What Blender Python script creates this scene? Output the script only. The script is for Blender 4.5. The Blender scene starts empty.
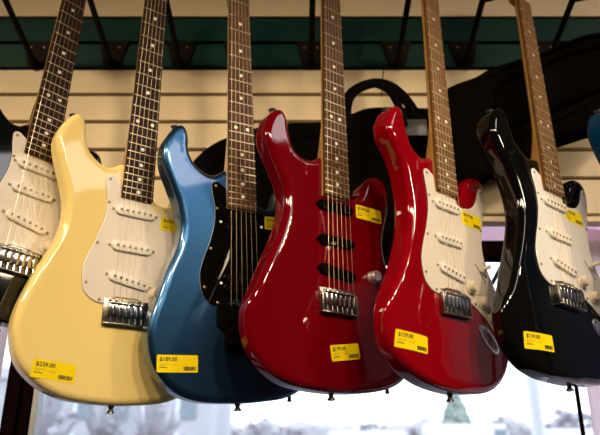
import bpy, bmesh, math, random
from mathutils import Vector, Matrix
random.seed(7)
C = bpy.context.scene.collection
SC = bpy.context.scene
PI = math.pi

# ------------------------------------------------------------------ camera
cd = bpy.data.cameras.new('camera'); cam = bpy.data.objects.new('camera', cd); C.objects.link(cam)
cd.sensor_width = 36.0; cd.lens = 630.0/600.0*36.0; cd.clip_start = 0.05; cd.clip_end = 400
cam.location = (0, 0, 1.5); cam.rotation_euler = (math.radians(90+20.4), 0, 0)
SC.camera = cam
cd.dof.use_dof = True; cd.dof.focus_distance = 1.04; cd.dof.aperture_fstop = 4.2
# ------------------------------------------------------------------ world
w = bpy.data.worlds.new('world'); SC.world = w; w.use_nodes = True
nt = w.node_tree; nt.nodes.clear()
out = nt.nodes.new('ShaderNodeOutputWorld'); bg = nt.nodes.new('ShaderNodeBackground')
tc = nt.nodes.new('ShaderNodeTexCoord'); sep = nt.nodes.new('ShaderNodeSeparateXYZ'); cr = nt.nodes.new('ShaderNodeValToRGB')
cr.color_ramp.elements[0].position = 0.0; cr.color_ramp.elements[0].color = (.90, .92, .96, 1)
cr.color_ramp.elements[1].position = 0.6; cr.color_ramp.elements[1].color = (.78, .85, 1.0, 1)
nt.links.new(tc.outputs['Generated'], sep.inputs[0]); nt.links.new(sep.outputs['Z'], cr.inputs[0])
nt.links.new(cr.outputs[0], bg.inputs[0]); bg.inputs[1].default_value = 2.8
nt.links.new(bg.outputs[0], out.inputs[0])
# ------------------------------------------------------------------ colour management
SC.view_settings.view_transform = 'Standard'; SC.view_settings.look = 'None'
SC.view_settings.exposure = 0.0; SC.view_settings.gamma = 1.0; SC.view_settings.use_curve_mapping = False
SC.cycles.use_denoising = True
SC.cycles.max_bounces = 7; SC.cycles.transparent_max_bounces = 10
SC.cycles.sample_clamp_indirect = 6.0

# ------------------------------------------------------------------ materials
def mat(name, col, rough=.5, metal=0., coat=0., spec=.5, noise=None, bump=None, trans=0., emit=None, sheen=0.):
    m = bpy.data.materials.new(name); m.use_nodes = True; t = m.node_tree; b = t.nodes['Principled BSDF']
    b.inputs['Base Color'].default_value = (*col, 1); b.inputs['Roughness'].default_value = rough
    b.inputs['Metallic'].default_value = metal; b.inputs['Coat Weight'].default_value = coat
    b.inputs['Coat Roughness'].default_value = .04; b.inputs['Specular IOR Level'].default_value = spec
    b.inputs['Sheen Weight'].default_value = sheen
    if emit: b.inputs['Emission Color'].default_value = (*emit[0], 1); b.inputs['Emission Strength'].default_value = emit[1]
    tcn = None
    if noise or bump:
        tcn = t.nodes.new('ShaderNodeTexCoord')
    if noise:                                   # (scale xyz, second colour, detail)
        mp = t.nodes.new('ShaderNodeMapping'); mp.inputs['Scale'].default_value = noise[0]
        nz = t.nodes.new('ShaderNodeTexNoise'); nz.inputs['Scale'].default_value = 1; nz.inputs['Detail'].default_value = noise[2]
        rp = t.nodes.new('ShaderNodeValToRGB'); rp.color_ramp.elements[0].position = .35; rp.color_ramp.elements[1].position = .65
        rp.color_ramp.elements[0].color = (*col, 1); rp.color_ramp.elements[1].color = (*noise[1], 1)
        t.links.new(tcn.outputs['Object'], mp.inputs[0]); t.links.new(mp.outputs[0], nz.inputs[0])
        t.links.new(nz.outputs[0], rp.inputs[0]); t.links.new(rp.outputs[0], b.inputs['Base Color'])
    if bump:                                    # (scale, strength)
        nb = t.nodes.new('ShaderNodeTexNoise'); nb.inputs['Scale'].default_value = bump[0]
        bp = t.nodes.new('ShaderNodeBump'); bp.inputs['Strength'].default_value = bump[1]; bp.inputs['Distance'].default_value = .002
        t.links.new(tcn.outputs['Object'], nb.inputs[0]); t.links.new(nb.outputs[0], bp.inputs['Height']); t.links.new(bp.outputs[0], b.inputs['Normal'])
    return m
M = {}
M['cream'] = mat('cream lacquer', (.93, .73, .27), .5, 0, .8, 0)
M['blue'] = mat('metallic blue lacquer', (.022, .080, .185), .30, .9, 1., 0, noise=((900, 900, 900), (.036, .112, .25), 2))
M['crimson'] = mat('transparent crimson lacquer', (.14, .0005, .004), .5, 0, 1., 0)
M['red'] = mat('red lacquer', (.25, .0008, .006), .5, 0, 1., 0)
M['black'] = mat('black lacquer', (.003, .003, .003), .5, 0, 1., 0)
M['blackteal'] = mat('black lacquer of the small guitar', (.004, .005, .006), .5, 0, 1., 0)
M['deepblue'] = mat('deep blue lacquer', (.002, .038, .11), .5, 0, .8, 0)
M['guard'] = mat('aged white plastic', (.80, .73, .62), .35, 0, .2)
M['guardwhite'] = mat('white plastic', (.84, .82, .78), .3, 0, .2)
M['guardedge'] = mat('dark guard ply', (.06, .05, .045), .5)
M['guardblack'] = mat('black plastic', (.003, .0025, .0025), .3, 0, .3, 0)
M['cover'] = mat('white pickup plastic', (.88, .84, .75), .35, 0, 0, .3)
M['knob'] = mat('cream knob plastic', (.80, .70, .52), .35)
M['chrome'] = mat('chrome', (.52, .51, .49), .18, 1.)
M['steel'] = mat('nickel steel', (.30, .28, .24), .28, 1.)
M['brass'] = mat('aged pole metal', (.30, .22, .12), .4, .8)
M['darkmetal'] = mat('black metal', (.004, .0035, .0035), .4, 0, .3, 0)
M['maple'] = mat('amber maple', (.52, .26, .055), .3, 0, .5, noise=((60, 5, 60), (.62, .34, .09), 4))
M['maple_pale'] = mat('pale maple', (.66, .47, .25), .35, 0, .3, noise=((60, 5, 60), (.74, .55, .32), 4))
M['rosewood'] = mat('rosewood', (.014, .006, .004), .5, 0, 0, .12, noise=((500, 22, 500), (.034, .015, .008), 5))
M['rosewood_mid'] = mat('lighter rosewood', (.055, .024, .010), .5, 0, 0, .15, noise=((500, 22, 500), (.10, .046, .020), 5))
M['rosewood_pale'] = mat('brown rosewood', (.11, .048, .015), .5, 0, 0, .12, noise=((500, 22, 500), (.20, .095, .032), 5))
M['fretwire'] = mat('brassy fret wire', (.62, .50, .32), .3, .9)
M['brightmetal'] = mat('polished bright metal', (.92, .92, .95), .32, .85)
M['pearl'] = mat('pearl inlay', (.85, .84, .80), .25)
M['string'] = mat('string steel', (.50, .40, .25), .35, .9)
M['yellow'] = mat('yellow label paper', (.97, .74, .002), .6, 0, 0, .1)
M['ink'] = mat('label ink', (.02, .015, .01), .6)
M['inkgrey'] = mat('faint label ink', (.42, .30, .02), .6)
M['slat'] = mat('beige slat panel', (.83, .68, .44), .6, 0, 0, .15, noise=((1.2, 1.2, 6), (.86, .71, .465), 3))
M['slatgreen'] = mat('dark green slat panel', (.0012, .034, .028), .55, 0, 0, .2)
M['groove'] = mat('dark groove', (.010, .005, .003), .9, 0, 0, .1)
M['wall'] = mat('painted wall', (.13, .10, .075), .8, bump=(60, .2))
M['ceiling'] = mat('ceiling tile', (.20, .17, .14), .9, bump=(90, .3))
M['floor'] = mat('brown carpet', (.07, .055, .05), .95, bump=(400, .5))
M['frame'] = mat('dark window frame', (.010, .004, .005), .5, 0, 0, 0)
M['alu'] = mat('white painted bar', (.85, .88, .92), .4)
M['bag'] = mat('black nylon fabric', (.0045, .0032, .0025), .7, 0, 0, .0, bump=(700, .35))
M['bagtrim'] = mat('black webbing', (.0035, .0026, .0022), .6, 0, 0, .02, bump=(900, .3))
M['tag'] = mat('clear plastic sleeve', (.055, .05, .045), .4, 0, 0, .5, bump=(40, .8))
M['hang'] = mat('black steel hanger', (.003, .0022, .002), .5, 0, 0, .08)
M['plate'] = mat('dark brown hanger plate', (.012, .006, .0045), .6, 0, 0, .08)
M['asphalt'] = mat('wet asphalt', (.12, .12, .125), .8, 0, 0, .2)
M['conifer'] = mat('green foliage paled by haze', (.24, .29, .25), .95, noise=((3, 3, 3), (.34, .39, .34), 3))  # foliage colour washed out to stand in for outdoor haze
M['twig'] = mat('bare twigs paled by haze', (.36, .35, .37), .95, noise=((2, 2, 2), (.46, .43, .45), 3))  # haze is painted into the twig colour, close to the facade tone
M['facade'] = mat('blue grey facade', (.45, .47, .50), .8, noise=((.5, .5, .25), (.60, .58, .62), 3))
M['darkglass'] = mat('blue grey window', (.24, .29, .33), .5)
M['hedge'] = mat('distant tree line paled by haze', (.38, .37, .38), .95, noise=((.6, .6, .8), (.50, .46, .46), 4))  # tree line colour kept pale, imitating haze over distance
M['car'] = mat('white car paint', (.85, .87, .9), .3, 0, .5)
M['tyre'] = mat('tyre', (.05, .05, .055), .8)
M['lampglow'] = mat('lit diffuser', (.9, .9, .9), .5, emit=((1.0, .93, .95), 6.0))
M['bulb'] = mat('lit warm bulb', (.9, .8, .6), .5, emit=((1.0, .60, .25), 45.0))
# glass pane: clear with a fresnel reflection
g = bpy.data.materials.new('window glass'); g.use_nodes = True; t = g.node_tree; t.nodes.clear()
o_ = t.nodes.new('ShaderNodeOutputMaterial'); mx = t.nodes.new('ShaderNodeMixShader'); tr = t.nodes.new('ShaderNodeBsdfTransparent'); gl = t.nodes.new('ShaderNodeBsdfGlossy')
fr = t.nodes.new('ShaderNodeFresnel'); fr.inputs[0].default_value = 1.3; gl.inputs['Roughness'].default_value = .02
tr.inputs[0].default_value = (.96, .98, 1, 1)
t.links.new(fr.outputs[0], mx.inputs[0]); t.links.new(tr.outputs[0], mx.inputs[1]); t.links.new(gl.outputs[0], mx.inputs[2]); t.links.new(mx.outputs[0], o_.inputs[0])
M['glass'] = g
# sheer curtain: diffuse + translucent
g = bpy.data.materials.new('sheer curtain cloth'); g.use_nodes = True; t = g.node_tree; t.nodes.clear()
o_ = t.nodes.new('ShaderNodeOutputMaterial'); mx = t.nodes.new('ShaderNodeMixShader'); mx.inputs[0].default_value = .85
df = t.nodes.new('ShaderNodeBsdfDiffuse'); tl = t.nodes.new('ShaderNodeBsdfTranslucent')
df.inputs[0].default_value = (.88, .78, .82, 1); tl.inputs[0].default_value = (1.0, .77, .80, 1)
t.links.new(df.outputs[0], mx.inputs[1]); t.links.new(tl.outputs[0], mx.inputs[2]); t.links.new(mx.outputs[0], o_.inputs[0])
M['curtain'] = g
g = g.copy(); g.name = 'mauve translucent blind'; M['blind'] = g
for n_ in g.node_tree.nodes:
    if n_.type == 'BSDF_DIFFUSE': n_.inputs[0].default_value = (.75, .42, .62, 1)
    if n_.type == 'BSDF_TRANSLUCENT': n_.inputs[0].default_value = (1.0, .62, .72, 1)

# ------------------------------------------------------------------ helpers
def link(name, me, m, parent=None):
    o = bpy.data.objects.new(name, me); C.objects.link(o)
    if parent is not None: o.parent = parent
    if m is not None and not me.materials:
        for x in (m if isinstance(m, (list, tuple)) else [m]): me.materials.append(x)
    return o
def obj(name, bm, m, parent=None, smooth=False):
    bmesh.ops.recalc_face_normals(bm, faces=bm.faces[:])
    me = bpy.data.meshes.new(name); bm.to_mesh(me); bm.free()
    if smooth:
        for p in me.polygons: p.use_smooth = True
        if smooth != 'all':
            me.set_sharp_from_angle(angle=math.radians(40))
    return link(name, me, m, parent)
def tag(o, label, cat, group=None, kind=None):
    if label: o['label'] = label
    if cat: o['category'] = cat
    if group: o['group'] = group
    if kind: o['kind'] = kind
    return o
def empty(name, label, cat, loc=(0, 0, 0), group=None):
    o = bpy.data.objects.new(name, None); C.objects.link(o); o.location = loc; o.empty_display_size = .05
    return tag(o, label, cat, group)
def struct(name, bm, m, parent=None, smooth=False):
    o = obj(name, bm, m, parent, smooth)
    if parent is None: o['kind'] = 'structure'
    return o
def box(bm, x0, x1, y0, y1, z0, z1, bev=0., mi=0):
    r = bmesh.ops.create_cube(bm, size=1.0)
    for v in r['verts']:
        v.co = Vector((x0 if v.co.x < 0 else x1, y0 if v.co.y < 0 else y1, z0 if v.co.z < 0 else z1))
    fs = list({f for v in r['verts'] for f in v.link_faces})
    for f in fs: f.material_index = mi
    if bev > 0:
        es = list({e for f in fs for e in f.edges})
        bmesh.ops.bevel(bm, geom=es, offset=bev, segments=2, affect='EDGES', profile=.5)
    return bm
def cyl(bm, p, q, r, r2=None, n=16, mi=0, cap=True):
    p = Vector(p); q = Vector(q); d = q-p
    mt = Matrix.Translation((p+q)/2) @ d.to_track_quat('Z', 'Y').to_matrix().to_4x4()
    k = bmesh.ops.create_cone(bm, cap_ends=cap, segments=n, radius1=r, radius2=r if r2 is None else r2, depth=d.length, matrix=mt)
    for f in {f for v in k['verts'] for f in v.link_faces}: f.material_index = mi
    return bm
def tube(bm, pts, r, n=8, flat=1.0, up=Vector((0, 1, 0))):
    rings = []
    pts = [Vector(p) for p in pts]
    for i, p in enumerate(pts):
        d = (pts[min(i+1, len(pts)-1)]-pts[max(i-1, 0)]).normalized()
        a = d.cross(up).normalized(); b = a.cross(d).normalized()
        rings.append([bm.verts.new(p + a*r*math.cos(2*PI*k/n) + b*r*flat*math.sin(2*PI*k/n)) for k in range(n)])
    for i in range(len(rings)-1):
        for k in range(n): bm.faces.new((rings[i][k], rings[i][(k+1) % n], rings[i+1][(k+1) % n], rings[i+1][k]))
    bm.faces.new(rings[0]); bm.faces.new(rings[-1][::-1])
    return bm
def catmull(pts, n, closed=True):
    P = [Vector(p) for p in pts]; L = len(P); o = []
    rng = range(L) if closed else range(L-1)
    for i in rng:
        if closed: a, b, c, d = P[(i-1) % L], P[i], P[(i+1) % L], P[(i+2) % L]
        else: a, b, c, d = P[max(i-1, 0)], P[i], P[i+1], P[min(i+2, L-1)]
        for k in range(n):
            u = k/n
            o.append(.5*((2*b) + (c-a)*u + (2*a-5*b+4*c-d)*u*u + (3*b-a-3*c+d)*u**3))
    if not closed: o.append(P[-1])
    return o
def resample(P, step):
    L = len(P); seg = [(P[(i+1) % L]-P[i]).length for i in range(L)]; T = sum(seg); n = max(8, int(T/step)); o = []
    i = 0; acc = 0.
    for k in range(n):
        s = T*k/n
        while acc+seg[i] < s: acc += seg[i]; i += 1
        o.append(P[i].lerp(P[(i+1) % L], (s-acc)/seg[i]))
    return o
def area2(P): return sum(P[i].x*P[(i+1) % len(P)].y-P[(i+1) % len(P)].x*P[i].y for i in range(len(P)))
def inset(P, d):                                 # P counter-clockwise, moves inward by d
    L = len(P); o = []
    for i in range(L):
        tn = (P[(i+2) % L]-P[(i-2) % L]).normalized()
        o.append(P[i] + Vector((-tn.y, tn.x))*d)
    return o
def plate(bm, P, rows, mi=0, mside=None):
    """closed outline swept through rows (inset, z), both ends capped"""
    if area2(P) < 0: P = P[::-1]
    rings = []
    for d, z in rows:
        Q = inset(P, d) if d else P
        rings.append([bm.verts.new((q.x, q.y, z)) for q in Q])
    n = len(P)
    for a, b in zip(rings, rings[1:]):
        for k in range(n):
            f = bm.faces.new((a[k], a[(k+1) % n], b[(k+1) % n], b[k])); f.material_index = mi if mside is None else mside
    f1 = bm.faces.new(rings[0]); f1.material_index = mi
    f2 = bm.faces.new(rings[-1][::-1]); f2.material_index = mi
    return f1, f2
def lathe(bm, c, prof, n=20):                     # prof (r, z) about the local z axis through c
    rings = []
    for r, z in prof: rings.append([bm.verts.new((c[0]+r*math.cos(2*PI*k/n), c[1]+r*math.sin(2*PI*k/n), c[2]+z)) for k in range(n)])
    for a, b in zip(rings, rings[1:]):
        for k in range(n): bm.faces.new((a[k], a[(k+1) % n], b[(k+1) % n], b[k]))
    bm.faces.new(rings[0]); bm.faces.new(rings[-1])
    return bm
def text_mesh(s, size, bold=0.0):
    cu = bpy.data.curves.new('txt', 'FONT'); cu.body = s; cu.size = size; cu.offset = bold; cu.extrude = .00008; cu.resolution_u = 3
    o = bpy.data.objects.new('txt', cu); C.objects.link(o)
    dg = bpy.context.evaluated_depsgraph_get(); dg.update()
    me = bpy.data.meshes.new_from_object(o.evaluated_get(dg)); bpy.data.objects.remove(o); bpy.data.curves.remove(cu)
    me.materials.clear()
    return me
U = .001

# ------------------------------------------------------------------ room shell
WY = 1.35
b = bmesh.new(); box(b, -3.0, 3.4, -3.2, 1.6, -.05, 0); struct('floor', b, M['floor'])
b = bmesh.new(); box(b, -3.0, 3.4, -3.2, 1.6, 3.0, 3.06); struct('ceiling', b, M['ceiling'])
b = bmesh.new(); box(b, -3.06, -3.0, -3.2, 1.6, 0, 3.0); struct('wall_left', b, M['wall'])
b = bmesh.new(); box(b, 3.4, 3.46, -3.2, 1.6, 0, 3.0); struct('wall_right', b, M['wall'])
b = bmesh.new(); box(b, -3.0, 3.4, -3.26, -3.2, 0, 3.0); struct('wall_front', b, M['wall'])
# far wall with the shop window: header, sill wall, piers
b = bmesh.new()
box(b, -3.0, 3.4, 1.44, 1.60, 2.30, 3.0)
box(b, -3.0, 3.4, 1.44, 1.60, 0, .55)
box(b, -3.0, -1.9, 1.44, 1.60, .55, 2.30)
box(b, 3.2, 3.4, 1.44, 1.60, .55, 2.30)
struct('wall_back', b, M['wall'])
# slat panel: boards with dark grooves; the two green boards are painted
gz = [2.555, 2.478, 2.401, 2.326, 2.250, 2.175, 2.101]
edges = [3.0, 2.86, 2.785, 2.708, 2.632] + gz + [2.008]
b = bmesh.new(); box(b, -2.6, 3.2, WY+.014, WY+.034, 1.995, 3.0); struct('trim_1', b, M['groove'])
b = bmesh.new(); bg_ = bmesh.new()
for i in range(len(edges)-1):
    top, bot = edges[i], edges[i+1]
    box(bg_ if i in (5, 6) else b, -2.6, 3.2, WY, WY+.016, bot+.0046, top-.0046, .0012)
box(b, -2.6, 3.2, WY-.002, WY+.034, 1.992, 2.0045)
struct('wall_slats', b, M['slat']); struct('trim_2', bg_, M['slatgreen'])
# window header, jambs, sill
b = bmesh.new()
box(b, -1.9, 3.2, 1.395, 1.455, 1.925, 1.962, .002)
box(b, -1.9, 3.2, 1.40, 1.50, .55, .60, .003)
box(b, -.636, -.606, 1.405, 1.46, .60, 1.925, .002); box(b, -.604, -.582, 1.415, 1.46, .60, 1.925, .002)
box(b, .5935, .6005, 1.400, 1.408, .60, 1.925, .001)
box(b, -1.9, -1.85, 1.405, 1.46, .60, 1.925); box(b, 1.9, 1.94, 1.405, 1.46, .60, 1.925); box(b, 3.15, 3.2, 1.405, 1.46, .60, 1.925)
wf = struct('window_1', b, M['frame'])
b = bmesh.new(); box(b, -.581, -.570, 1.42, 1.455, .60, 1.925, .001);
o = obj('glazing_bead', b, M['alu'], wf); o['label'] = 'white bead beside the dark jamb'
b = bmesh.new(); box(b, -1.9, 3.2, 1.462, 1.466, .60, 2.30); obj('pane', b, M['glass'], wf)

# mauve roller blind under the slat wall
bl = empty('window_valance', 'mauve pink fabric valance under the slat wall above the window', 'valance', (.30, 1.425, 1.962))
b = bmesh.new(); r0 = None
for k in range(13):
    a = PI*.5*k/12; y_ = -.012-.020*math.sin(a*1.6); z_ = .095*k/12
    r1 = [b.verts.new((x_, y_+.0015*math.sin(x_*60), z_)) for x_ in [-2.1+.02*i for i in range(246)]]
    if r0:
        for i in range(245): b.faces.new((r0[i], r0[i+1], r1[i+1], r1[i]))
    r0 = r1
obj('valance_cloth', b, M['blind'], bl, smooth='all')
b = bmesh.new(); cyl(b, (-2.1, -.012, 0), (2.82, -.012, 0), .003, n=10); obj('hem_bar', b, M['frame'], bl)

# curtains hanging at each side of the window
def curtain(name, label, x0, x1, y, z0, z1, amp, wav):
    b = bmesh.new(); nx = int((x1-x0)/.008); nz_ = 10; g_ = []
    for j in range(nz_+1):
        z = z1+(z0-z1)*j/nz_; row = []
        for i in range(nx+1):
            x = x0+(x1-x0)*i/nx
            a = amp*(.5+.5*j/nz_)
            row.append(b.verts.new((x, y+a*math.sin(2*PI*x/wav+.6*math.sin(x*17))+.25*a*math.sin(2*PI*x/wav*2.3+z), z)))
        g_.append(row)
    for j in range(nz_):
        for i in range(nx): b.faces.new((g_[j][i], g_[j][i+1], g_[j+1][i+1], g_[j+1][i]))
    o = obj(name, b, M['curtain'], smooth='all')
    return tag(o, label, 'curtain', 'sheer curtains beside the window')
curtain('curtain', 'pinkish white sheer curtain left of the window behind the cream guitar', -1.85, -.640, 1.385, .62, 1.99, .010, .085)
curtain('curtain', 'pale lavender sheer curtain at the right edge beside the black window bar', .612, 3.1, 1.385, .62, 1.985, .010, .085)

# ------------------------------------------------------------------ lamps
def troffer(x, y, hx, hy, label):
    t_ = empty('ceiling_light', label, 'ceiling light', (x, y, 3.0), 'fluorescent ceiling panels')
    b = bmesh.new()
    for a in ((-hx-.03, hx+.03, -hy-.03, -hy), (-hx-.03, hx+.03, hy, hy+.03), (-hx-.03, -hx, -hy, hy), (hx, hx+.03, -hy, hy)): box(b, *a, -.035, 0)
    obj('frame', b, M['alu'], t_)
    b = bmesh.new(); box(b, -hx, hx, -hy, hy, -.02, -.012); obj('diffuser', b, M['lampglow'], t_)
troffer(1.46, .27, .20, .45, 'narrow white fluorescent ceiling panel nearest the slat wall, to the right')
troffer(1.55, -.75, .30, .45, 'wider white fluorescent ceiling panel farther from the slat wall, to the right')
def spot(x, y, tgt, power, col, label, ang=75, size=.04):
    t_ = empty('spot_lamp', label, 'spotlight', (x, y, 3.0), 'warm ceiling spotlights')
    d = (Vector(tgt)-Vector((x, y, 2.86))).normalized()
    b = bmesh.new(); cyl(b, (0, 0, 0), (0, 0, -.10), .012); cyl(b, (0, 0, -.002), (0, 0, -.02), .045); obj('stem', b, M['alu'], t_, smooth=True)
    b = bmesh.new(); c = Vector((0, 0, -.14)); cyl(b, c-d*.07, c+d*.05, .05, .062, n=24, cap=False); obj('lamp_shade', b, M['alu'], t_, smooth=True)
    b = bmesh.new(); cyl(b, c-d*.02, c+d*.03, .035, n=20); obj('bulb', b, M['bulb'], t_)
    L = bpy.data.lights.new('spot', 'SPOT'); L.energy = power; L.color = col; L.spot_size = math.radians(ang); L.spot_blend = 1.0; L.shadow_soft_size = size
    lo = bpy.data.objects.new('spot_light', L); C.objects.link(lo); lo.parent = t_
    lo.location = c+d*.07; lo.rotation_euler = d.to_track_quat('-Z', 'Y').to_euler()
WARM = (1.0, .79, .54)
spot(-1.75, -.35, (-.60, 1.3, 1.68), 105, WARM, 'warm ceiling spotlight farthest to the left', 62, .10)
spot(-.50, -.95, (-.15, 1.3, 1.45), 60, WARM, 'warm ceiling spotlight just left of the viewer', 58, .10)
spot(.55, -1.15, (.1, 1.3, 1.45), 75, WARM, 'warm ceiling spotlight just right of the viewer', 56, .10)
spot(1.05, -.85, (.25, 1.3, 1.45), 70, WARM, 'warm ceiling spotlight to the right beside the wide ceiling panel', 58, .10)
spot(2.35, -.10, (.65, 1.35, 1.75), 75, WARM, 'unseen warm spotlight added at the far right to brighten the slat wall', 60, .10)  # extra lamp added to light the right end of the slat wall

# ------------------------------------------------------------------ guitar hangers
def hanger(x, xe, ye, dirv, label):
    h = empty('wall_hanger', label, 'guitar hanger', (x, WY, 2.400), 'guitar hangers on the green slats')
    b = bmesh.new(); P = [Vector(p) for p in ((-.036, .078), (-.036, .070), (-.020, .006), (-.012, -.002), (.012, -.002), (.020, .006), (.036, .070), (.036, .078))]
    P = resample(P, .004); plate(b, [Vector((p.x, p.y)) for p in P], [(0, 0), (0, .004), (.0015, .006)])
    b.transform(Matrix(((1, 0, 0, 0), (0, 0, -1, 0), (0, 1, 0, 0), (0, 0, 0, 1)))); obj('mounting_plate', b, M['plate'], h)
    for sx in (-.016, .016):
        b = bmesh.new(); cyl(b, (sx, -.0055, .058), (sx, -.0085, .058), .003, n=10); obj('screw', b, M['brass'], h, smooth=True)
    e = Vector((xe-x, ye-WY, .068)); s = Vector((0, -.004, .006))
    b = bmesh.new(); cyl(b, s, e, .0070, n=12); cyl(b, s, s+(e-s).normalized()*.02, .013, .009, n=16); obj('rod', b, M['hang'], h, smooth=True)
    d = Vector((*dirv, 0)).normalized(); p = Vector((-d.y, d.x, 0))
    b = bmesh.new(); tube(b, [e+p*.034, e+p*.017, e, e-p*.017, e-p*.034], .008, up=Vector((0, 0, 1))); obj('yoke', b, M['hang'], h, smooth=True)
    for sg in (-1, 1):
        b = bmesh.new(); q = e+p*sg*.034
        tube(b, [q-d*.004, q+d*.03, q+d*.068, q+d*.080+Vector((0, 0, .004)), q+d*.086+Vector((0, 0, .014))], .0075, up=Vector((.1, .1, 1)).normalized())
        obj('prong', b, M['hang'], h, smooth=True)

# ------------------------------------------------------------------ guitars (local: x right, y up the neck from the saddles, z out; mm)
STRAT_R = [(15, -157), (45, -155), (75, -152), (100, -145), (122, -133), (140, -117), (153, -98), (160, -76), (162, -52), (159, -26), (152, 0), (143, 25), (131, 48), (120, 68), (113, 90), (110, 112), (111, 132), (116, 155), (123, 176), (130, 195), (134, 213), (133, 230), (128, 243), (118, 251), (104, 252), (88, 246), (74, 233), (63, 214), (53, 199), (44, 193), (35, 194), (29, 203), (28, 225), (24, 247), (0, 250), (-24, 251)]
DEEP_R = [{(88, 246): (93, 244), (74, 233): (83, 228), (63, 214): (76, 206), (53, 199): (67, 190), (44, 193): (52, 188), (35, 194): (38, 193)}.get(p, p) for p in STRAT_R]
STRAT_L = [(-35, 248), (-46, 240), (-59, 239), (-73, 246), (-86, 258), (-93, 272), (-97, 293), (-100, 309), (-106, 320), (-115, 323), (-124, 317), (-134, 303), (-141, 289), (-145, 272), (-144, 257), (-140, 241), (-133, 221), (-127, 203), (-120, 183), (-116, 166), (-114, 150), (-114, 136), (-117, 112), (-125, 87), (-135, 64), (-145, 40), (-155, 12), (-163, -14), (-167, -36), (-167, -55), (-163, -76), (-157, -93), (-147, -109), (-134, -122), (-118, -134), (-98, -144), (-75, -151), (-45, -155), (-15, -157)]
G3_L = [(-35, 246), (-45, 239), (-60, 237), (-78, 246), (-91, 260), (-98, 278), (-98, 297), (-101, 313), (-107, 322), (-115, 323), (-125, 316), (-134, 303), (-141, 288), (-145, 269), (-144, 249), (-139, 230), (-131, 211), (-124, 194), (-117, 177), (-111, 150), (-109, 130), (-113, 104), (-121, 82), (-130, 61), (-138, 38), (-146, 12), (-153, -7), (-159, -28), (-162, -47), (-161, -66), (-157, -86), (-150, -101), (-141, -115), (-128, -129), (-111, -141), (-95, -148), (-76, -153), (-50, -156), (-20, -157)]
G4_R = [(15, -158), (55, -156), (92, -151), (123, -143), (148, -130), (163, -112), (168, -88), (165, -60), (158, -30), (148, 5), (136, 38), (125, 66), (118, 90), (116, 112), (120, 134), (129, 162), (136, 188), (137, 211), (133, 230), (121, 244), (104, 246), (88, 238), (76, 223), (69, 205), (60, 192), (49, 187), (39, 190), (30, 199), (28, 222), (24, 246), (0, 250), (-22, 251)]
G4_L = [(-30, 250), (-40, 242), (-54, 238), (-71, 241), (-86, 252), (-94, 276), (-98, 301), (-104, 314), (-112, 320), (-121, 318), (-134, 304), (-142, 283), (-144, 263), (-139, 245), (-130, 227), (-112, 193), (-103, 168), (-101, 152), (-103, 130), (-114, 91), (-133, 46), (-150, 3), (-162, -24), (-167, -46), (-166, -67), (-161, -86), (-153, -103), (-143, -116), (-129, -130), (-112, -141), (-90, -150), (-60, -155), (-20, -158)]
G5_L = [(-30, 252), (-40, 247), (-55, 246), (-71, 252), (-81, 263), (-88, 280), (-93, 299), (-96, 316), (-102, 325), (-113, 326), (-125, 317), (-133, 302), (-138, 288), (-138, 272), (-133, 258), (-122, 243), (-111, 226), (-102, 206), (-97, 180), (-94, 160), (-93, 134), (-96, 110), (-102, 85), (-112, 57), (-123, 30), (-134, 9), (-143, -8), (-151, -27), (-156, -50), (-154, -74), (-148, -93), (-138, -108), (-124, -121), (-104, -134), (-78, -145), (-45, -152), (-10, -156)]
G6_L = [(-28, 251), (-39, 249), (-55, 246), (-72, 254), (-88, 268), (-96, 287), (-102, 309), (-110, 324), (-122, 327), (-134, 319), (-144, 304), (-151, 286), (-150, 262), (-135, 232), (-112, 198), (-100, 165), (-96, 140), (-97, 116), (-107, 80), (-119, 48), (-131, 20), (-145, -18), (-156, -40), (-162, -61), (-162, -86), (-157, -106), (-146, -124), (-133, -136), (-117, -146), (-100, -152), (-75, -157), (-42, -159), (0, -159)]
GUARD = [(-30, 213), (-37, 218), (-44, 222), (-51, 222), (-56, 217), (-56, 209), (-54, 195), (-51, 180), (-50, 163), (-51, 146), (-55, 128), (-61, 107), (-69, 86), (-76, 64), (-78, 50), (-77, 34), (-73, 18), (-66, 9), (-56, 2), (-43, -1), (-34, 1), (-20, 11), (0, 12), (22, 11), (40, 0), (62, -11), (84, -23), (98, -34), (108, -44), (117, -47), (123, -38), (127, -20), (129, 2), (127, 22), (120, 42), (109, 60), (101, 82), (98, 103), (100, 126), (106, 150), (113, 175), (119, 195), (121, 212), (119, 224), (113, 229), (106, 225), (101, 214), (95, 200), (86, 187), (74, 178), (60, 174), (45, 172), (33, 175), (28, 184), (0, 186), (-26, 190), (-28, 200)]
GSCREW = [(-49, 214), (-47, 172), (-59, 98), (-70, 30), (-46, 5), (60, -4), (110, -36), (120, 12), (100, 62), (99, 140), (113, 220)]
TAN10 = math.tan(math.radians(10))
def contour(x, y, on=True):                       # the forearm slope on the lower bass bout
    if not on: return 0.
    d = (x+125)*-.949 + (y-95)*-.316 - 18
    return -.0030*d*d if d > 0 else 0.
CACHE = {}
def shared(key, fn):
    if key not in CACHE:
        bm, m, sm = fn(); bmesh.ops.recalc_face_normals(bm, faces=bm.faces[:])
        me = bpy.data.meshes.new(key); bm.to_mesh(me); bm.free(); me.materials.append(m)
        if sm:
            for p in me.polygons: p.use_smooth = True
            me.set_sharp_from_angle(angle=math.radians(40))
        CACHE[key] = me
    return CACHE[key]
OY = 157.                                          # shift so the guitar's origin is at the foot of the body
def put(name, key, fn, parent, x, y, z, rz=0.):
    o = link(name, shared(key, fn), None, parent); o.location = (x*U, (y)*U, z*U); o.rotation_euler = (0, 0, rz); return o
def f_screw():
    b = bmesh.new(); lathe(b, (0, 0, 0), [(.0026, 0), (.0026, .0006), (.0016, .0011), (.0004, .0009)], 10); return b, M['brass'], True
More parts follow.
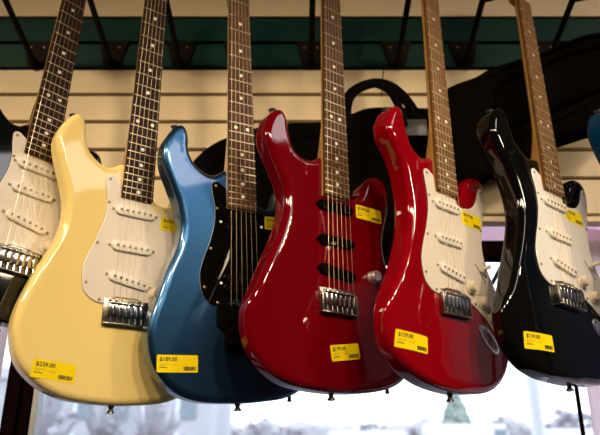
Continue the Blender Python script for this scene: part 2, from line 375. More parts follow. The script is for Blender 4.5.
def f_screwsilver():
    b = bmesh.new(); lathe(b, (0, 0, 0), [(.0026, 0), (.0026, .0006), (.0016, .0011), (.0004, .0009)], 10); return b, M['pearl'], True
def f_pole():
    b = bmesh.new(); lathe(b, (0, 0, 0), [(.0025, 0), (.0025, .0012), (.0021, .0015)], 12); return b, M['brass'], True
def f_dot():
    b = bmesh.new(); lathe(b, (0, 0, 0), [(.0034, 0), (.0034, .0003)], 14); return b, M['pearl'], False
def f_button():
    b = bmesh.new(); lathe(b, (0, 0, 0), [(.0056, -.004), (.0054, .002), (.0038, .0045), (.0040, .007), (.0066, .0105), (.0070, .0120), (.004, .0128)], 16); return b, M['steel'], True
def f_tuner():
    b = bmesh.new(); lathe(b, (0, 0, 0), [(.005, 0), (.005, .002), (.003, .003), (.003, .016), (.0035, .018)], 12); cyl(b, (-.004, 0, -.016), (-.026, 0, -.016), .0025, n=8)
    box(b, -.040, -.026, -.008, .008, -.021, -.011, .003); box(b, -.009, .009, -.009, .009, -.022, -.014, .001); return b, M['chrome'], True
def f_saddle():
    b = bmesh.new(); box(b, -.0048, .0048, -.020, .003, .0030, .0085, .0012); box(b, -.0048, .0048, .000, .004, .003, .0115, .001)
    cyl(b, (0, -.020, .0060), (0, -.033, .0065), .0014, n=8); return b, M['chrome'], True
def f_knob():
    b = bmesh.new(); lathe(b, (0, 0, 0), [(.0125, 0), (.0123, .0030), (.0098, .0042), (.0090, .0120), (.0082, .0136), (.002, .0140)], 28); return b, M['knob'], True
def f_chromeknob():
    b = bmesh.new(); lathe(b, (0, 0, 0), [(.0105, 0), (.0105, .003), (.0096, .0034), (.0096, .015), (.0086, .0165), (.002, .017)], 28); return b, M['brightmetal'], True

def roundbar(hl, hwid, n=8):
    P = []
    for k in range(n+1): a = -PI/2+PI*k/n; P.append(Vector((hl-hwid+hwid*math.cos(a), hwid*math.sin(a))))
    for k in range(n+1): a = PI/2+PI*k/n; P.append(Vector((-hl+hwid+hwid*math.cos(a), hwid*math.sin(a))))
    return P
def P2(pts): return [Vector((x*U, (y+OY)*U)) for x, y in pts]

def sticker(root, cx, cy, ang, wd, ht, price, z, cont, mark=False):
    R = Matrix.Rotation(math.radians(ang), 3, 'Z')
    def place(me):
        for v in me.vertices:
            q = R @ Vector((v.co.x, v.co.y, 0))
            X, Y = q.x/U+cx, q.y/U+cy
            v.co = Vector((X*U, (Y+OY)*U, v.co.z+(z+contour(X, Y, cont))*U))
    b = bmesh.new(); rr = 2.2*U; hx, hy = wd/2*U, ht/2*U; P = []
    for sx, sy, a0 in ((1, -1, -PI/2), (1, 1, 0), (-1, 1, PI/2), (-1, -1, PI)):
        for k in range(4): a = a0+PI/2*k/3; P.append(Vector((sx*(hx-rr)+rr*math.cos(a), sy*(hy-rr)+rr*math.sin(a))))
    plate(b, P, [(0, 0), (0, .00025)])
    for i in range(1, 8):
        x = -hx+2*hx*i/8; bmesh.ops.bisect_plane(b, geom=b.verts[:]+b.edges[:]+b.faces[:], plane_co=(x, 0, 0), plane_no=(1, 0, 0))
    s = obj('price_sticker', b, M['yellow'], root); place(s.data)
    me = text_mesh(price, 8.8*U, .00011)
    sc = min(1.0, wd*.50*U/max(v.co.x for v in me.vertices))
    for v in me.vertices: v.co.x = v.co.x*sc-hx+4.5*U; v.co.y += hy-9.5*U; v.co.z += .0004
    place(me); link('price_text', me, M['ink'], s)
    b = bmesh.new(); rnd = random.Random(5); x = hx-24*U
    while x < hx-3*U:
        wd_ = rnd.choice((.5, .9, 1.4))*U; box(b, x, x+wd_, -hy+3*U, -hy+9*U, .0003, .0004); x += wd_+rnd.choice((.4, .6))*U
    o = obj('barcode', b, M['ink'], s); place(o.data)
    b = bmesh.new()
    for (x0, x1, y0) in ((4.5, 20, 13.5), (25, 34, 15), (4.5, 12, 16)):
        x = x0
        while x < x1: box(b, -hx+x*U, -hx+(x+1.2)*U, hy-(y0+1)*U, hy-y0*U, .0003, .0004); x += 1.7
    o = obj('fine_print', b, M['inkgrey'], s); place(o.data)
    b = bmesh.new(); x = 4.5
    while x < 16: box(b, -hx+x*U, -hx+(x+1.3)*U, hy-20.2*U, hy-18.6*U, .0003, .0004); x += 1.8
    o = obj('stock_number', b, M['ink'], s); place(o.data)
    if mark:
        b = bmesh.new(); tube(b, [(2.0*U*math.cos(a*PI/6)+3*U, 2.8*U*math.sin(a*PI/6)-1*U, .0004) for a in range(12)], .00025, n=4, up=Vector((0, 0, 1)))
        o = obj('pen_mark', b, M['inkgrey'], s); place(o.data)

def guitar(name, label, R, t, body, bmat, outline, scale=648., nfr=21, guard=None, guardmat=None, gscrew='brass', pick=None, board='rosewood', maple='maple',
           cont=True, bridge='vintage', knobs=(), switch=None, jackp=None, stick=(), sx=1., syp=1., syn=1., dot12=13., double=True, pz=-22, horn=None, sock=None):
    root = empty(name, label, 'electric guitar', group='electric guitars hanging in a row')
    sol = Vector(t)*U; sol.z += 1.5
    X, Y, Z = [Vector((R[0][i], R[1][i], R[2][i])) for i in range(3)]
    org = sol - Y*OY*U
    root.matrix_world = Matrix(((X.x, Y.x, Z.x, org.x), (X.y, Y.y, Z.y, org.y), (X.z, Y.z, Z.z, org.z), (0, 0, 0, 1)))
    sc = lambda x, y: (x*sx, y*(syp if y > 0 else syn))
    # body
    P = resample(catmull([Vector(((sc(*p)[0])*U, (sc(*p)[1]+OY)*U)) for p in outline], 6), .0045)
    if area2(P) < 0: P = P[::-1]
    b = bmesh.new(); r = 11.0
    rows = []
    for k in range(6): a = PI/2*k/5; rows.append((r*(1-math.sin(a))*U, -r*(1-math.cos(a))*U))
    rows = rows[:] + [(0, -44*U+r*U)] + [(r*(1-math.cos(a))*U, (-44+r-r*math.sin(a))*U) for a in [PI/2*k/5 for k in range(1, 6)]]
    ftop, fb = plate(b, P, rows)
    front = [ftop]
    xs = [i*.009 for i in range(-19, 20)]
    for (no, rng) in (((1, 0, 0), xs), ((0, 1, 0), [i*.009 for i in range(-1, 56)])):
        for c in rng:
            fs = [f for f in b.faces if abs(f.normal.z) > .999 and all(abs(v.co.z) < 1e-6 for v in f.verts)] if False else [f for f in b.faces if all(v.co.z > -1e-6 for v in f.verts)]
            geo = list({v for f in fs for v in f.verts})+list({e for f in fs for e in f.edges})+fs
            co = (c, 0, 0) if no[0] else (0, c, 0)
            bmesh.ops.bisect_plane(b, geom=geo, plane_co=co, plane_no=no, dist=1e-6)
    for v in b.verts:
        v.co.z += contour(v.co.x/U, v.co.y/U-OY, cont)*U*max(0., (v.co.z/U+44)/44)
    o = obj('body', b, M[bmat], root, smooth='all')
    o.modifiers.new('normals', 'WEIGHTED_NORMAL').keep_sharp = False
    # strap buttons
    Yb = -157*syn+OY
    o = put('strap_button', 'button', f_button, root, 0, Yb+.6, pz); o.rotation_euler = (PI/2, 0, 0)
    hx, hy = sc(*(horn or (-113, 321)))
    o = put('strap_button', 'button', f_button, root, hx-3, hy+OY-5, pz-4); o.rotation_euler = (-PI/2, 0, math.radians(8))
    # neck and headstock
    F = lambda n: scale*2**(-n/12)
    yend = F(nfr)-6
    hwf = lambda y: 21+(scale-y)/(scale*.72)*7
    b = bmesh.new(); rings = []
    ys = [yend-2]+[yend+8+(scale-yend-8)*k/14 for k in range(15)]+[scale+6]
    for y in ys:
        hw_ = hwf(min(y, scale)); heel = 1 if y < 250 else max(0, 1-(y-250)/72.); heel = heel*heel*(3-2*heel)
        dep = (13.5-2.5*(y-yend)/(scale-yend))*(1-heel)+23*heel
        row = []
        for k in range(13):
            a = PI*k/12; e = .55*(1-heel)+.18*heel
            cx_ = math.copysign(abs(math.cos(a))**(e*1.2), math.cos(a)); sz = abs(math.sin(a))**(e+.25)
            row.append(b.verts.new((cx_*hw_*U, (y+OY)*U, (3.5-dep*sz)*U)))
        rings.append(row)
    for i in range(len(rings)-1):
        for k in range(12): b.faces.new((rings[i][k], rings[i][k+1], rings[i+1][k+1], rings[i+1][k]))
        b.faces.new((rings[i][12], rings[i][0], rings[i+1][0], rings[i+1][12]))
    b.faces.new(rings[0]); b.faces.new(rings[-1][::-1])
    HS = [(-21, 0), (-23, 16), (-34, 34), (-45, 44), (-46, 56), (-40, 90), (-33, 130), (-27, 168), (-16, 188), (4, 198), (24, 192), (34, 174), (31, 154), (20, 142), (22, 130), (22, 100), (20, 60), (21, 20), (21, 0)]
    P = resample(catmull([Vector((x*U, (scale+y-2+OY)*U)) for x, y in HS], 5), .004)
    plate(b, P, [(0, -14*U), (0, -1*U), (.001, 0)])
    obj('neck', b, M[maple], root, smooth=True)
    for k in range(6): put('tuner', 'tuner', f_tuner, root, -33+k*3.0, scale+48+k*24+OY, 0)
    # fretboard, nut, frets, dots
    b = bmesh.new(); v = []
    for z in (3.5, 9.0, 9.5):
        ii = .6 if z == 9.5 else 0
        v.append([b.verts.new(((s*(hwf(y)-ii))*U, (y+OY)*U, z*U)) for s, y in ((-1, yend), (1, yend), (1, scale), (-1, scale))])
    for a_, b_ in zip(v, v[1:]):
        for k in range(4): b.faces.new((a_[k], a_[(k+1) % 4], b_[(k+1) % 4], b_[k]))
    b.faces.new(v[0]); b.faces.new(v[-1][::-1]); fb_ = obj('fretboard', b, M[board], root)
    b = bmesh.new(); box(b, -21*U, 21*U, (scale+OY)*U, (scale+4+OY)*U, 0, 11.3*U, .0005); obj('nut', b, M['pearl'], root)
    for n in range(1, nfr+1):
        y = F(n)+OY; h = hwf(F(n))-.3; b = bmesh.new()
        tube(b, [(-h*U, y*U, 9.6*U), (-h*U+.002, y*U, 9.9*U), (h*U-.002, y*U, 9.9*U), (h*U, y*U, 9.6*U)], M_FR, n=6, up=Vector((0, 0, 1)))
        obj('fret', b, M['fretwire'], fb_, smooth=True)
    for n in (3, 5, 7, 9, 12, 15, 17, 19, 21):
        if n > nfr: continue
        y = (F(n)+F(n-1))/2+OY
        for x in ((-dot12, dot12) if n == 12 else (0,)): put('inlay_dot', 'dot', f_dot, fb_, x, y, 9.4)
    # strings
    for k in range(6):
        x0 = -26+k*10.4; x1 = -17.5+k*7; r_ = .00044-.00005*k
        b = bmesh.new(); tube(b, [(x0*U, OY*U, 12*U), (x1*U, (scale+1+OY)*U, 11.6*U), ((-33+k*3.0)*U, (scale+48+k*24+OY)*U, 11*U)], r_, n=6, up=Vector((0, 0, 1))); obj('string', b, M['string'], root, smooth=True)
    # pickguard
    gzt = 0
    if guard:
        G_ = resample(catmull([Vector((sc(*p)[0]*U, (sc(*p)[1]+OY)*U)) for p in guard], 5), .004)
        b = bmesh.new(); plate(b, G_, [(0, 0), (0, .0013), (.0011, .0024)], mi=0, mside=None)
        for f in b.faces:
            if len(f.verts) == 4 and max(q.co.z for q in f.verts) < .0014: f.material_index = 1
        gp = obj('pickguard', b, [M[guardmat], M['guardedge'] if guardmat != 'guardblack' else M['guard']], root); gzt = 2.4
        for p in GSCREW:
            q = sc(*p)
            if gscrew == 'pearl': put('guard_screw', 'screwp', f_screwsilver, gp, q[0], q[1]+OY, gzt)
            else: put('guard_screw', 'screw', f_screw, gp, q[0], q[1]+OY, gzt)
    # pickups
    for kind, py, slant in pick:
        ang = math.atan(-slant) if slant else 0.
        if kind == 'single':
            def f_pu():
                b = bmesh.new(); P = roundbar(.0352, .0088); plate(b, P, [(0, 0), (0, .0040), (.0006, .0052), (.0016, .0056)]); return b, M['cover'], True
            pu = put('pickup', 'pickup', f_pu, root, 0, py+OY, gzt, ang)
            for k in range(6): put('pole_piece', 'pole', f_pole, pu, -26+10.4*k, 0, 4.9)
            for s in (-1, 1): put('mounting_screw', 'screw', f_screw, pu, s*38.75, 0, .1)
        elif kind == 'blade':
            def f_bl():
                b = bmesh.new(); P = resample([Vector(p)*U for p in ((-43, 0), (-34, -9), (34, -9), (41, 0), (34, 9), (-34, 9))], .003)
                P = P if area2(P) > 0 else P[::-1]; plate(b, P, [(0, -.002), (0, .004), (.0012, .0065)]); return b, M['guardblack'], True
            pu = put('pickup', 'pickup_blade', f_bl, root, 0, py+OY, 0, ang)
        else:
            def f_hb():
                b = bmesh.new()
                for yy in (-9.2, 9.2):
                    P = [Vector((p.x, p.y+yy*U)) for p in roundbar(.0345, .0088)]; plate(b, P, [(0, 0), (0, .0040), (.0010, .0050)])
                return b, M['guardblack'], True
            pu = put('pickup', 'pickup_hb', f_hb, root, 0, py+OY, gzt, 0)
            for yy in (-9.2, 9.2):
                for k in range(6): put('pole_piece', 'pole_dark', lambda: (lathe(bmesh.new(), (0, 0, 0), [(.0024, 0), (.0024, .0012), (.0018, .0015)], 12), M['darkmetal'], True), pu, -26+10.4*k, yy, 4.3)
            for s in (-1, 1): put('mounting_screw', 'screwp', f_screwsilver, pu, s*40, 0, .1)
    # bridge
    if bridge in ('vintage', 'block'):
        b = bmesh.new(); box(b, -38*U, 38*U, (-33+OY)*U, (9+OY)*U, .0002, .0030, .0008); box(b, -38*U, 38*U, (-34+OY)*U, (-31+OY)*U, .0002, .0100, .0008)
        for k in range(6): lathe(b, ((-28+11.2*k)*U, (6+OY)*U, .003), [(.0035, 0), (.003, .0016), (.001, .002)], 10)
        if bridge == 'block':
            box(b, -38*U, -34*U, (-31+OY)*U, (2+OY)*U, .002, .0095, .001); box(b, 34*U, 38*U, (-31+OY)*U, (2+OY)*U, .002, .0095, .001)
        br = obj('bridge', b, M['steel'], root, smooth=True)
        for k in range(6): put('saddle', 'saddle', f_saddle, br, -26+10.4*k, OY-1, 0)
    else:
        b = bmesh.new(); P = resample([Vector((x*U, (y+OY)*U)) for x, y in ((-48, -4), (-44, 4), (44, 4), (48, -4), (48, -34), (36, -40), (36, -73), (-34, -73), (-34, -40), (-48, -34))], .004)
        plate(b, P, [(0, .0002), (0, .005), (.001, .006)]); br = obj('bridge', b, M['darkmetal'], root)
        for k in range(6):
            b = bmesh.new(); box(b, (-30.5+10.4*k)*U, (-21.5+10.4*k)*U, (-24+OY)*U, (4+OY)*U, .006, .0115, .001); obj('saddle', b, M['darkmetal'], br)
            b = bmesh.new(); cyl(b, ((-26+10.4*k)*U, (-58+OY)*U, .006), ((-26+10.4*k)*U, (-66+OY)*U, .015), .0036, n=12); obj('fine_tuner', b, M['darkmetal'], br, smooth=True)
    for kx, ky, kind in knobs:
        q = sc(kx, ky)
        if kind == 'cream': put('control_knob', 'knob', f_knob, root, q[0], q[1]+OY, gzt)
        else: put('control_knob', 'knobc', f_chromeknob, root, q[0], q[1]+OY, 0)
    if switch:
        (x0, y0), (x1, y1) = sc(*switch[0]), sc(*switch[1])
        b = bmesh.new(); tube(b, [(x0*U, (y0+OY)*U, .0024), (x1*U, (y1+OY)*U, .0024)], .0012, n=6, flat=.25, up=Vector((0, 0, 1))); sw = obj('pickup_switch', b, M['ink'], root)
        mxp = Vector(((x0*.62+x1*.38)*U, (y0*.62+y1*.38+OY)*U, .0024))
        b = bmesh.new(); cyl(b, mxp, mxp+Vector((.002, .003, .008)), .0012, n=8); cyl(b, mxp+Vector((.002, .003, .007)), mxp+Vector((.005, .006, .020)), .0028, .0040, n=14); obj('switch_tip', b, M['knob'], sw, smooth=True)
    if jackp:
        jx, jy = jackp; b = bmesh.new(); a0 = math.radians(-40)
        P = [Vector((32*U*math.cos(k*PI/16), 14.5*U*math.sin(k*PI/16))) for k in range(32)]
        P = [Vector((p.x*math.cos(a0)-p.y*math.sin(a0)+jx*U, p.x*math.sin(a0)+p.y*math.cos(a0)+(jy+OY)*U)) for p in P]
        plate(b, P, [(0, 0), (.0004, .0016), (.0030, .0022), (.0050, .0014), (.0090, -.004)]); jp = obj('jack_plate', b, M['brightmetal'], root, smooth='all')
        b = bmesh.new(); dx, dy = math.cos(a0)*U, math.sin(a0)*U; c0 = Vector((jx*U+dx*2, (jy+OY)*U+dy*2, -.0035))
        tube(b, [c0-Vector((dx, dy, 0))*13, c0, c0+Vector((dx, dy, 0))*13], .0055, n=10, flat=.3, up=Vector((0, 0, 1))); obj('jack_recess', b, M['ink'], jp)
        for s in (-26, 26): put('screw', 'screwc', lambda: (lathe(bmesh.new(), (0, 0, 0), [(.0026, 0), (.0026, .0006), (.0014, .0012)], 10), M['chrome'], True), jp, jx+math.cos(a0)*s, jy+OY+math.sin(a0)*s, 1.6)
    if sock:
        b = bmesh.new(); p0 = Vector((sock[0]*U, (sock[1]+OY)*U, -22*U)); cyl(b, p0+Vector((0, .006, 0)), p0-Vector((0, .003, 0)), .0035, n=12); cyl(b, p0-Vector((0, .003, 0)), p0-Vector((0, .006, 0)), .0045, .004, n=12)
        obj('jack_socket', b, M['chrome'], root, smooth=True)
    for s in stick: sticker(root, *s[:6], gzt+.1 if s[6] else .15, cont and not s[6], mark=len(s) > 7)
    nutp = root.matrix_world @ Vector((0, (scale+14+OY)*U, -.008))
    return root, nutp, Z

M_FR = .0009
S3 = [('single', 162, 0), ('single', 98.5, 0), ('single', 41, TAN10)]
strat = DEEP_R+STRAT_L
KN = [(47, 24, 'cream'), (78, 2, 'cream'), (106, -20, 'cream')]
nuts = []
nuts.append(guitar('electric_guitar', 'small black guitar with white pickguard cut off by the left edge', [[.6776, .0131, .7353], [.7326, .0758, -.6764], [-.0646, .997, .0418]], (-450.5, 965.3, 296.4),
    'G1', 'blackteal', strat, scale=578., nfr=20, guard=GUARD, guardmat='guard', pick=[('single', 155, 0), ('single', 110, 0), ('single', 55, TAN10)], sx=.90, syp=.94, syn=.70, knobs=KN, switch=((71, 71), (99, 39)), dot12=11))
nuts.append(guitar('electric_guitar', 'cream yellow electric guitar with white pickguard and $239.00 price sticker', [[.8084, .0009, .5886], [.5886, -.0097, -.8084], [.005, 1.0, -.0084]], (-286.8, 1022.7, 225.1),
    'G2', 'cream', strat, guard=GUARD, guardmat='guard', pick=S3, knobs=KN, switch=((71, 71), (99, 39)), jackp=(90, -65), dot12=14,
    stick=[(-101, -111, -5.5, 65, 27, '$239.00', 0), (78, 153, -4, 60, 25, '$239.00', 1)], cont=False))
nuts.append(guitar('electric_guitar', 'metallic blue electric guitar with black pickguard and two black humbuckers', [[.854, -.0432, .5184], [.5171, -.0393, -.855], [.0573, .9983, -.0112]], (-99.0, 1062.5, 231.0),
    'G3', 'blue', DEEP_R+G3_L, nfr=22, guard=GUARD, guardmat='guardblack', pick=[('humbucker', 148, 0), ('humbucker', 39, 0)], board='rosewood_mid', maple='maple_pale',
    bridge='locking', stick=[(-114, -95, 0, 68, 27, '$189.00', 0), (78, 158, 0, 62, 25, '$189.00', 1)], cont=False, dot12=12, sock=(100, -150)))
nuts.append(guitar('electric_guitar', 'dark crimson electric guitar with no pickguard and three black pickups', [[.8099, -.0058, .5866], [.5866, .0089, -.8098], [-.0005, .9999, .0107]], (62.1, 1034.3, 245.9),
    'G4', 'crimson', G4_R+G4_L, nfr=22, pick=[('blade', 157, 0), ('blade', 93, 0), ('blade', 38, .11)], board='rosewood_mid', bridge='block', knobs=[(80, 43, 'chrome'), (98, 2, 'chrome')],
    stick=[(14, -93.5, 8.5, 61, 26, '$199.00', 0, 1), (80, 163, 0, 62, 26, '$199.00', 1)], dot12=10, sock=(124, -146)))
nuts.append(guitar('electric_guitar', 'bright red electric guitar with white pickguard and $159.00 price sticker', [[.761, .0041, .6488], [.6487, .0084, -.761], [-.0086, 1.0, .0037]], (256.7, 1037.8, 244.0),
    'G5', 'red', STRAT_R+G5_L, guard=GUARD, guardmat='guard', pick=S3, board='rosewood_pale', bridge='block', knobs=KN, switch=((71, 71), (99, 39)), jackp=(93, -61), dot12=11,
    stick=[(-109, -87, -5, 66, 27, '$159.00', 0, 1), (73, 153, -2, 58, 27, '$159.00', 1)]))
R6 = [[.8028, .0232, .5957], [.5929, .0736, -.8019], [-.0624, .997, .0453]]
nuts.append(guitar('electric_guitar', 'glossy black electric guitar with white pickguard and $139.00 price sticker', R6, (460.7, 1064.4, 262.5),
    'G6', 'black', STRAT_R+G6_L, guard=GUARD, guardmat='guardwhite', pick=S3, board='rosewood_pale', bridge='block', knobs=KN, switch=((71, 71), (99, 39)), jackp=(93, -61), dot12=11,
    stick=[(-98, -106, 2, 66, 27, '$139.00', 0), (61, 155, 0, 57, 26, '$139.00', 1)], horn=(-118, 324)))
nuts.append(guitar('electric_guitar', 'deep blue electric guitar, only its horn edge showing at the right edge', R6, (664.0, 1064.4, 262.5),
    'G7', 'deepblue', STRAT_R+G6_L, guard=GUARD, guardmat='guardwhite', pick=S3, board='rosewood_pale', knobs=KN, horn=(-118, 324)))
HX = [-.472, -.301, -.158, .028, .244, .414, .618]
HL = ['black hanger holding the small black guitar', 'black hanger holding the cream guitar', 'black hanger holding the metallic blue guitar', 'black hanger holding the dark crimson guitar',
      'black hanger holding the bright red guitar', 'black hanger holding the glossy black guitar', 'black hanger holding the deep blue guitar at the right edge']
for x, l, (rt, np_, Z) in zip(HX, HL, nuts):
    d = Vector((np_.x-x, -.07, 0)); d.normalize()
    e = Vector((x, max(1.095, min(np_.y+.03, 1.14))))
    hanger(x, e.x, e.y, (np_.x-e.x, np_.y-e.y), l)
hanger(-.663, -.663, 1.10, (0, -1), 'empty black hanger left of the small black guitar')

# ------------------------------------------------------------------ gig bags hanging on the slat wall
XZ = Matrix(((1, 0, 0, 0), (0, 0, -1, 0), (0, 1, 0, 0), (0, 0, 0, 1)))       # plate z becomes -y (towards the room)
def pillow(pts, y, th, step=.012, n=4, puff=.02):
    P = resample(catmull([Vector(p) for p in pts], n), step)
    if area2(P) < 0: P = P[::-1]
    b = bmesh.new()
    plate(b, P, [(.012, -th), (.003, -th+.006), (0, -th+.018), (0, -.018), (.003, -.007), (.010, -.001), (.020, .003), (.035, .006)])
    b.transform(Matrix.Translation((0, y, 0)) @ XZ)
    return b
A = [(-.252, 2.08), (-.245, 2.109), (-.209, 2.149), (-.167, 2.174), (-.102, 2.199), (-.027, 2.21), (.057, 2.215), (.112, 2.233), (.154, 2.25), (.203, 2.253), (.293, 2.25), (.35, 2.241), (.383, 2.159), (.354, 2.036), (.298, 1.94), (.21, 1.885), (.084, 1.873), (-.042, 1.888), (-.17, 1.933), (-.234, 2.001)]
bagA = empty('gig_bag', 'wide black guitar bag with arched carry handle behind the crimson guitar', 'guitar bag', (.07, 1.34, 1.88), 'guitar bags on the slat wall')
def addto(parent, name, b, m, smooth=True):
    b.transform(Matrix.Translation(-Vector(parent.location))); return obj(name, b, m, parent, smooth=smooth)
addto(bagA, 'bag_body', pillow(A, 1.275, .07), M['bag'])
b = bmesh.new(); tube(b, [Vector((p.x, 1.225, p.y)) for p in catmull([Vector(p) for p in ((.102, 2.16), (.102, 2.212), (.111, 2.245), (.132, 2.266), (.169, 2.279), (.202, 2.271), (.227, 2.248), (.248, 2.214), (.262, 2.18))], 5, False)], .0125, n=10, flat=.5)
addto(bagA, 'carry_handle', b, M['bagtrim'])
b = bmesh.new(); tube(b, [Vector((p.x, 1.205, p.y)) for p in catmull([Vector(p) for p in ((.17, 2.262), (.19, 2.252), (.205, 2.234), (.218, 2.20), (.224, 2.16))], 5, False)], .009, n=10, flat=.5)
addto(bagA, 'strap', b, M['bagtrim'])
b = bmesh.new(); box(b, .229, .276, 1.213, 1.217, 2.140, 2.180, .001); addto(bagA, 'tag_sleeve', b, M['tag'])
b = bmesh.new(); tube(b, [(.186, 1.195, 2.30), (.182, 1.195, 2.27), (.178, 1.195, 2.225)], .0012, n=6); addto(bagA, 'tag_fastener', b, M['groove'])
b = bmesh.new(); tube(b, [Vector((p.x, 1.268, p.y)) for p in catmull([Vector(p) for p in ((-.20, 2.08), (-.15, 2.13), (0, 2.165), (.12, 2.17), (.22, 2.16), (.30, 2.12), (.29, 2.0))], 6, False)], .003, n=8); addto(bagA, 'zip', b, M['bagtrim'])
B = [(.293, 2.219), (.337, 2.253), (.382, 2.271), (.423, 2.296), (.51, 2.326), (.571, 2.349), (.619, 2.375), (.665, 2.389), (.705, 2.387), (.752, 2.363), (.77, 2.303), (.737, 2.224), (.668, 2.163), (.628, 2.148), (.586, 2.133), (.546, 2.119), (.48, 2.085), (.434, 2.063), (.4, 2.042), (.343, 2.014), (.301, 2.028), (.282, 2.124)]
bagB = empty('gig_bag', 'long black guitar bag slanting up to the right behind the black guitar', 'guitar bag', (.53, 1.34, 2.02), 'guitar bags on the slat wall')
addto(bagB, 'bag_body', pillow(B, 1.180, .08), M['bag'])
PK = [(.427, 2.237), (.493, 2.271), (.589, 2.315), (.661, 2.336), (.708, 2.32), (.713, 2.273), (.666, 2.238), (.571, 2.192), (.478, 2.152), (.433, 2.138), (.411, 2.169)]
addto(bagB, 'front_pocket', pillow(PK, 1.166, .016), M['bag'])
for pts in (((.70, 2.238), (.664, 2.222), (.617, 2.199), (.561, 2.168), (.521, 2.148), (.452, 2.115)), ((.41, 2.262), (.45, 2.288), (.52, 2.316), (.58, 2.341), (.63, 2.363), (.68, 2.37))):
    b = bmesh.new(); tube(b, [Vector((p.x, 1.170, p.y)) for p in catmull([Vector(p) for p in pts], 5, False)], .0035, n=8); addto(bagB, 'zip', b, M['bagtrim'])

b = bmesh.new(); tube(b, [Vector((p.x, 1.34, p.y)) for p in catmull([Vector(p) for p in ((.490, 1.950), (.475, 1.927), (.445, 1.885), (.413, 1.835), (.321, 1.714), (.21, 1.646), (.169, 1.658))], 6, False)], .0045, n=8)
tag(obj('cable', b, M['ink'], smooth=True), 'black cable slanting down in front of the window behind the red guitar', 'cable')

# ------------------------------------------------------------------ outside
b = bmesh.new(); box(b, -120, 120, 1.9, 160, -.12, -.05); struct('ground', b, M['asphalt'])
b = bmesh.new(); cyl(b, (0, 0, 0), (0, 0, 4.2), .040, n=20); cyl(b, (0, 0, 0), (0, 0, .02), .10, n=20)
po = tag(obj('post', b, M['alu'], smooth=True), 'pale upright post outside the window below the glossy black guitar', 'post'); po.location = (1.435, 4.0, -.05)
def blob(bm, c, r, sq=(1, 1, 1), sub=2, jit=.18, seed=0):
    rn = random.Random(seed); k = bmesh.ops.create_icosphere(bm, subdivisions=sub, radius=1.0)
    for v in k['verts']: v.co = Vector(c)+Vector((v.co.x*r*sq[0], v.co.y*r*sq[1], v.co.z*r*sq[2]))*(1+rn.uniform(-jit, jit))
def conifer(x, y, h, wd, label):
    t_ = empty('conifer_tree', label, 'tree', (x, y, -.05), 'trees across the street')
    b = bmesh.new(); cyl(b, (0, 0, 0), (0, 0, h*.3), .12, n=8); obj('trunk', b, M['tyre'], t_)
    b = bmesh.new()
    for k in range(16):
        f = k/15; z = h*(.10+.86*f); r = wd/2*(1-f)**.75+.10; rn = random.Random(k)
        for j in range(9): a = j*2*PI/9+k; blob(b, (r*.68*math.cos(a), r*.68*math.sin(a), z+rn.uniform(-.12, .12)), r*.36+.06, (1, 1, .8), 1, .3, k*9+j)
        blob(b, (0, 0, z), r*.5, (1, 1, 1), 1, .2, k)
    obj('foliage', b, M['conifer'], t_)
def baretree(x, y, h, wd, label, seed, nb=60):
    t_ = empty('bare_tree', label, 'tree', (x, y, -.05), 'trees across the street')
    rn = random.Random(seed); b = bmesh.new(); cyl(b, (0, 0, 0), (0, 0, h*.5), .16, .1, n=8)
    for j in range(60):
        a = rn.uniform(0, 2*PI); r = wd/2*math.sqrt(rn.random()); z1 = h*rn.uniform(.6, 1.0)*(1-.25*(r/(wd/2))**2)
        z0 = h*rn.uniform(.2, .5); cyl(b, (r*.15*math.cos(a), r*.15*math.sin(a), z0), (r*math.cos(a), r*math.sin(a), z1), .045, .015, n=5)
    obj('trunk', b, M['twig'], t_)
    b = bmesh.new()
    for j in range(nb):
        a = rn.uniform(0, 2*PI); r = wd/2*.8*math.sqrt(rn.random()); z = h*rn.uniform(.5, .9)*(1-.2*(r/(wd/2))**2)
        blob(b, (r*math.cos(a), r*math.sin(a), z), wd*.07, (1, 1, .8), 1, .35, seed*50+j)
    obj('twigs', b, M['twig'], t_)
conifer(9.47, 40, 5.35, 3.2, 'pale green cone-shaped tree seen below the red guitar')
baretree(12.1, 40, 4.0, 1.9, 'small round grey tree right of the cone-shaped tree', 3)
for i, (x, y, h, wd, l) in enumerate([(-2.4, 40, 3.9, 2.0, 'misty grey bare tree below the blue guitar'), (4.4, 42, 3.75, 2.4, 'misty grey bare tree below the right side of the crimson guitar'),
        (-.9, 44, 3.5, 3.0, 'low misty tree between the blue and crimson guitars'), (17.0, 42, 4.6, 3.6, 'pinkish grey bare tree left of the right window post'), (-4.5, 40, 3.6, 2.2, 'low misty tree just right of the grey building')]):
    baretree(x, y, h, wd, l, 11+i)
b = bmesh.new(); rn = random.Random(4)
for k in range(170):
    x = -45+k*.66; blob(b, (x, 62+rn.uniform(-2, 2), 2.2+rn.uniform(-.5, .9)), rn.uniform(1.0, 2.0), (1, 1, .85), 1, .3, k)
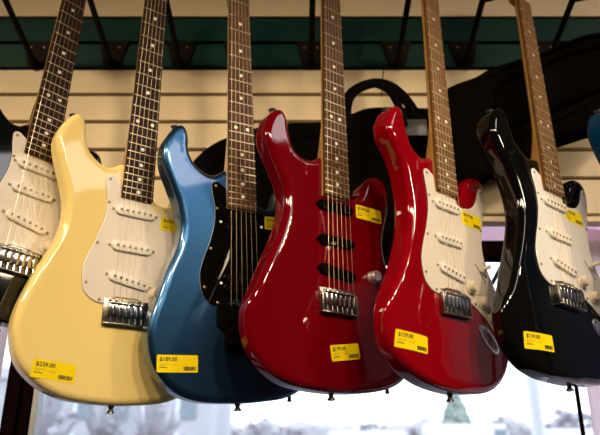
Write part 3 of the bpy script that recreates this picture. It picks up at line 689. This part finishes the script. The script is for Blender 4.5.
tag(obj('tree_line', b, M['hedge']), 'hazy low band of distant trees along the skyline', 'trees', kind='stuff')
# grey blue building on the left across the street
bd = empty('building', 'blue grey building seen blurred below the cream guitar', 'building', (-9.2, 26, -.05))
b = bmesh.new(); box(b, -7, 5.7, 0, 8, 0, 4.6); box(b, -7.2, 5.9, -.2, .2, 4.3, 4.75); obj('wall', b, M['facade'], bd)
for i in range(9):
    for z in (.9, 2.75):
        b = bmesh.new(); box(b, -6.5+i*1.35, -5.7+i*1.35, -.06, .02, z, z+1.2); f_ = obj('window', b, M['darkglass'], bd)
        b = bmesh.new(); box(b, -6.5+i*1.35, -6.35+i*1.35, -.1, .02, z-.1, z+1.3); obj('window_frame', b, M['alu'], f_)
for i, (x, y, h, wd, l) in enumerate([(-8.2, 21, 4.3, 2.6, 'bare tree in front of the left end of the grey building'), (-6.9, 23.5, 4.2, 1.7, 'bare tree in front of the middle of the grey building'), (-4.3, 20, 3.9, 1.7, 'bare tree in front of the right end of the grey building')]):
    baretree(x, y, h, wd, l, 31+i, 14)
def van(x, y, h, label):
    c_ = empty('van', label, 'van', (x, y, -.05), 'white vans parked across the street')
    prof = [(-2.6, .35), (2.3, .35), (2.5, 1.1), (2.0, 1.45), (1.55, h), (-2.6, h)]
    P = resample([Vector(p) for p in prof], .12); b = bmesh.new(); plate(b, P, [(.06, -1.0), (0, -.93), (0, .93), (.06, 1.0)]); b.transform(XZ); obj('body', b, M['car'], c_, smooth=True)
    for wx in (-1.6, 1.5):
        for wy in (-.92, .92):
            b = bmesh.new(); cyl(b, (wx, wy-.1, .36), (wx, wy+.1, .36), .36, n=18); obj('wheel', b, M['tyre'], c_)
    b = bmesh.new(); box(b, .9, 1.6, -1.01, -.95, 1.35, h-.25, .02); obj('side_window', b, M['darkglass'], c_)
van(9.6, 37, 2.95, 'white van parked under the cone-shaped tree')
van(16.5, 38, 2.75, 'white van parked near the right window post')
van(4.2, 37.0, 2.6, 'white van parked below the right side of the crimson guitar')
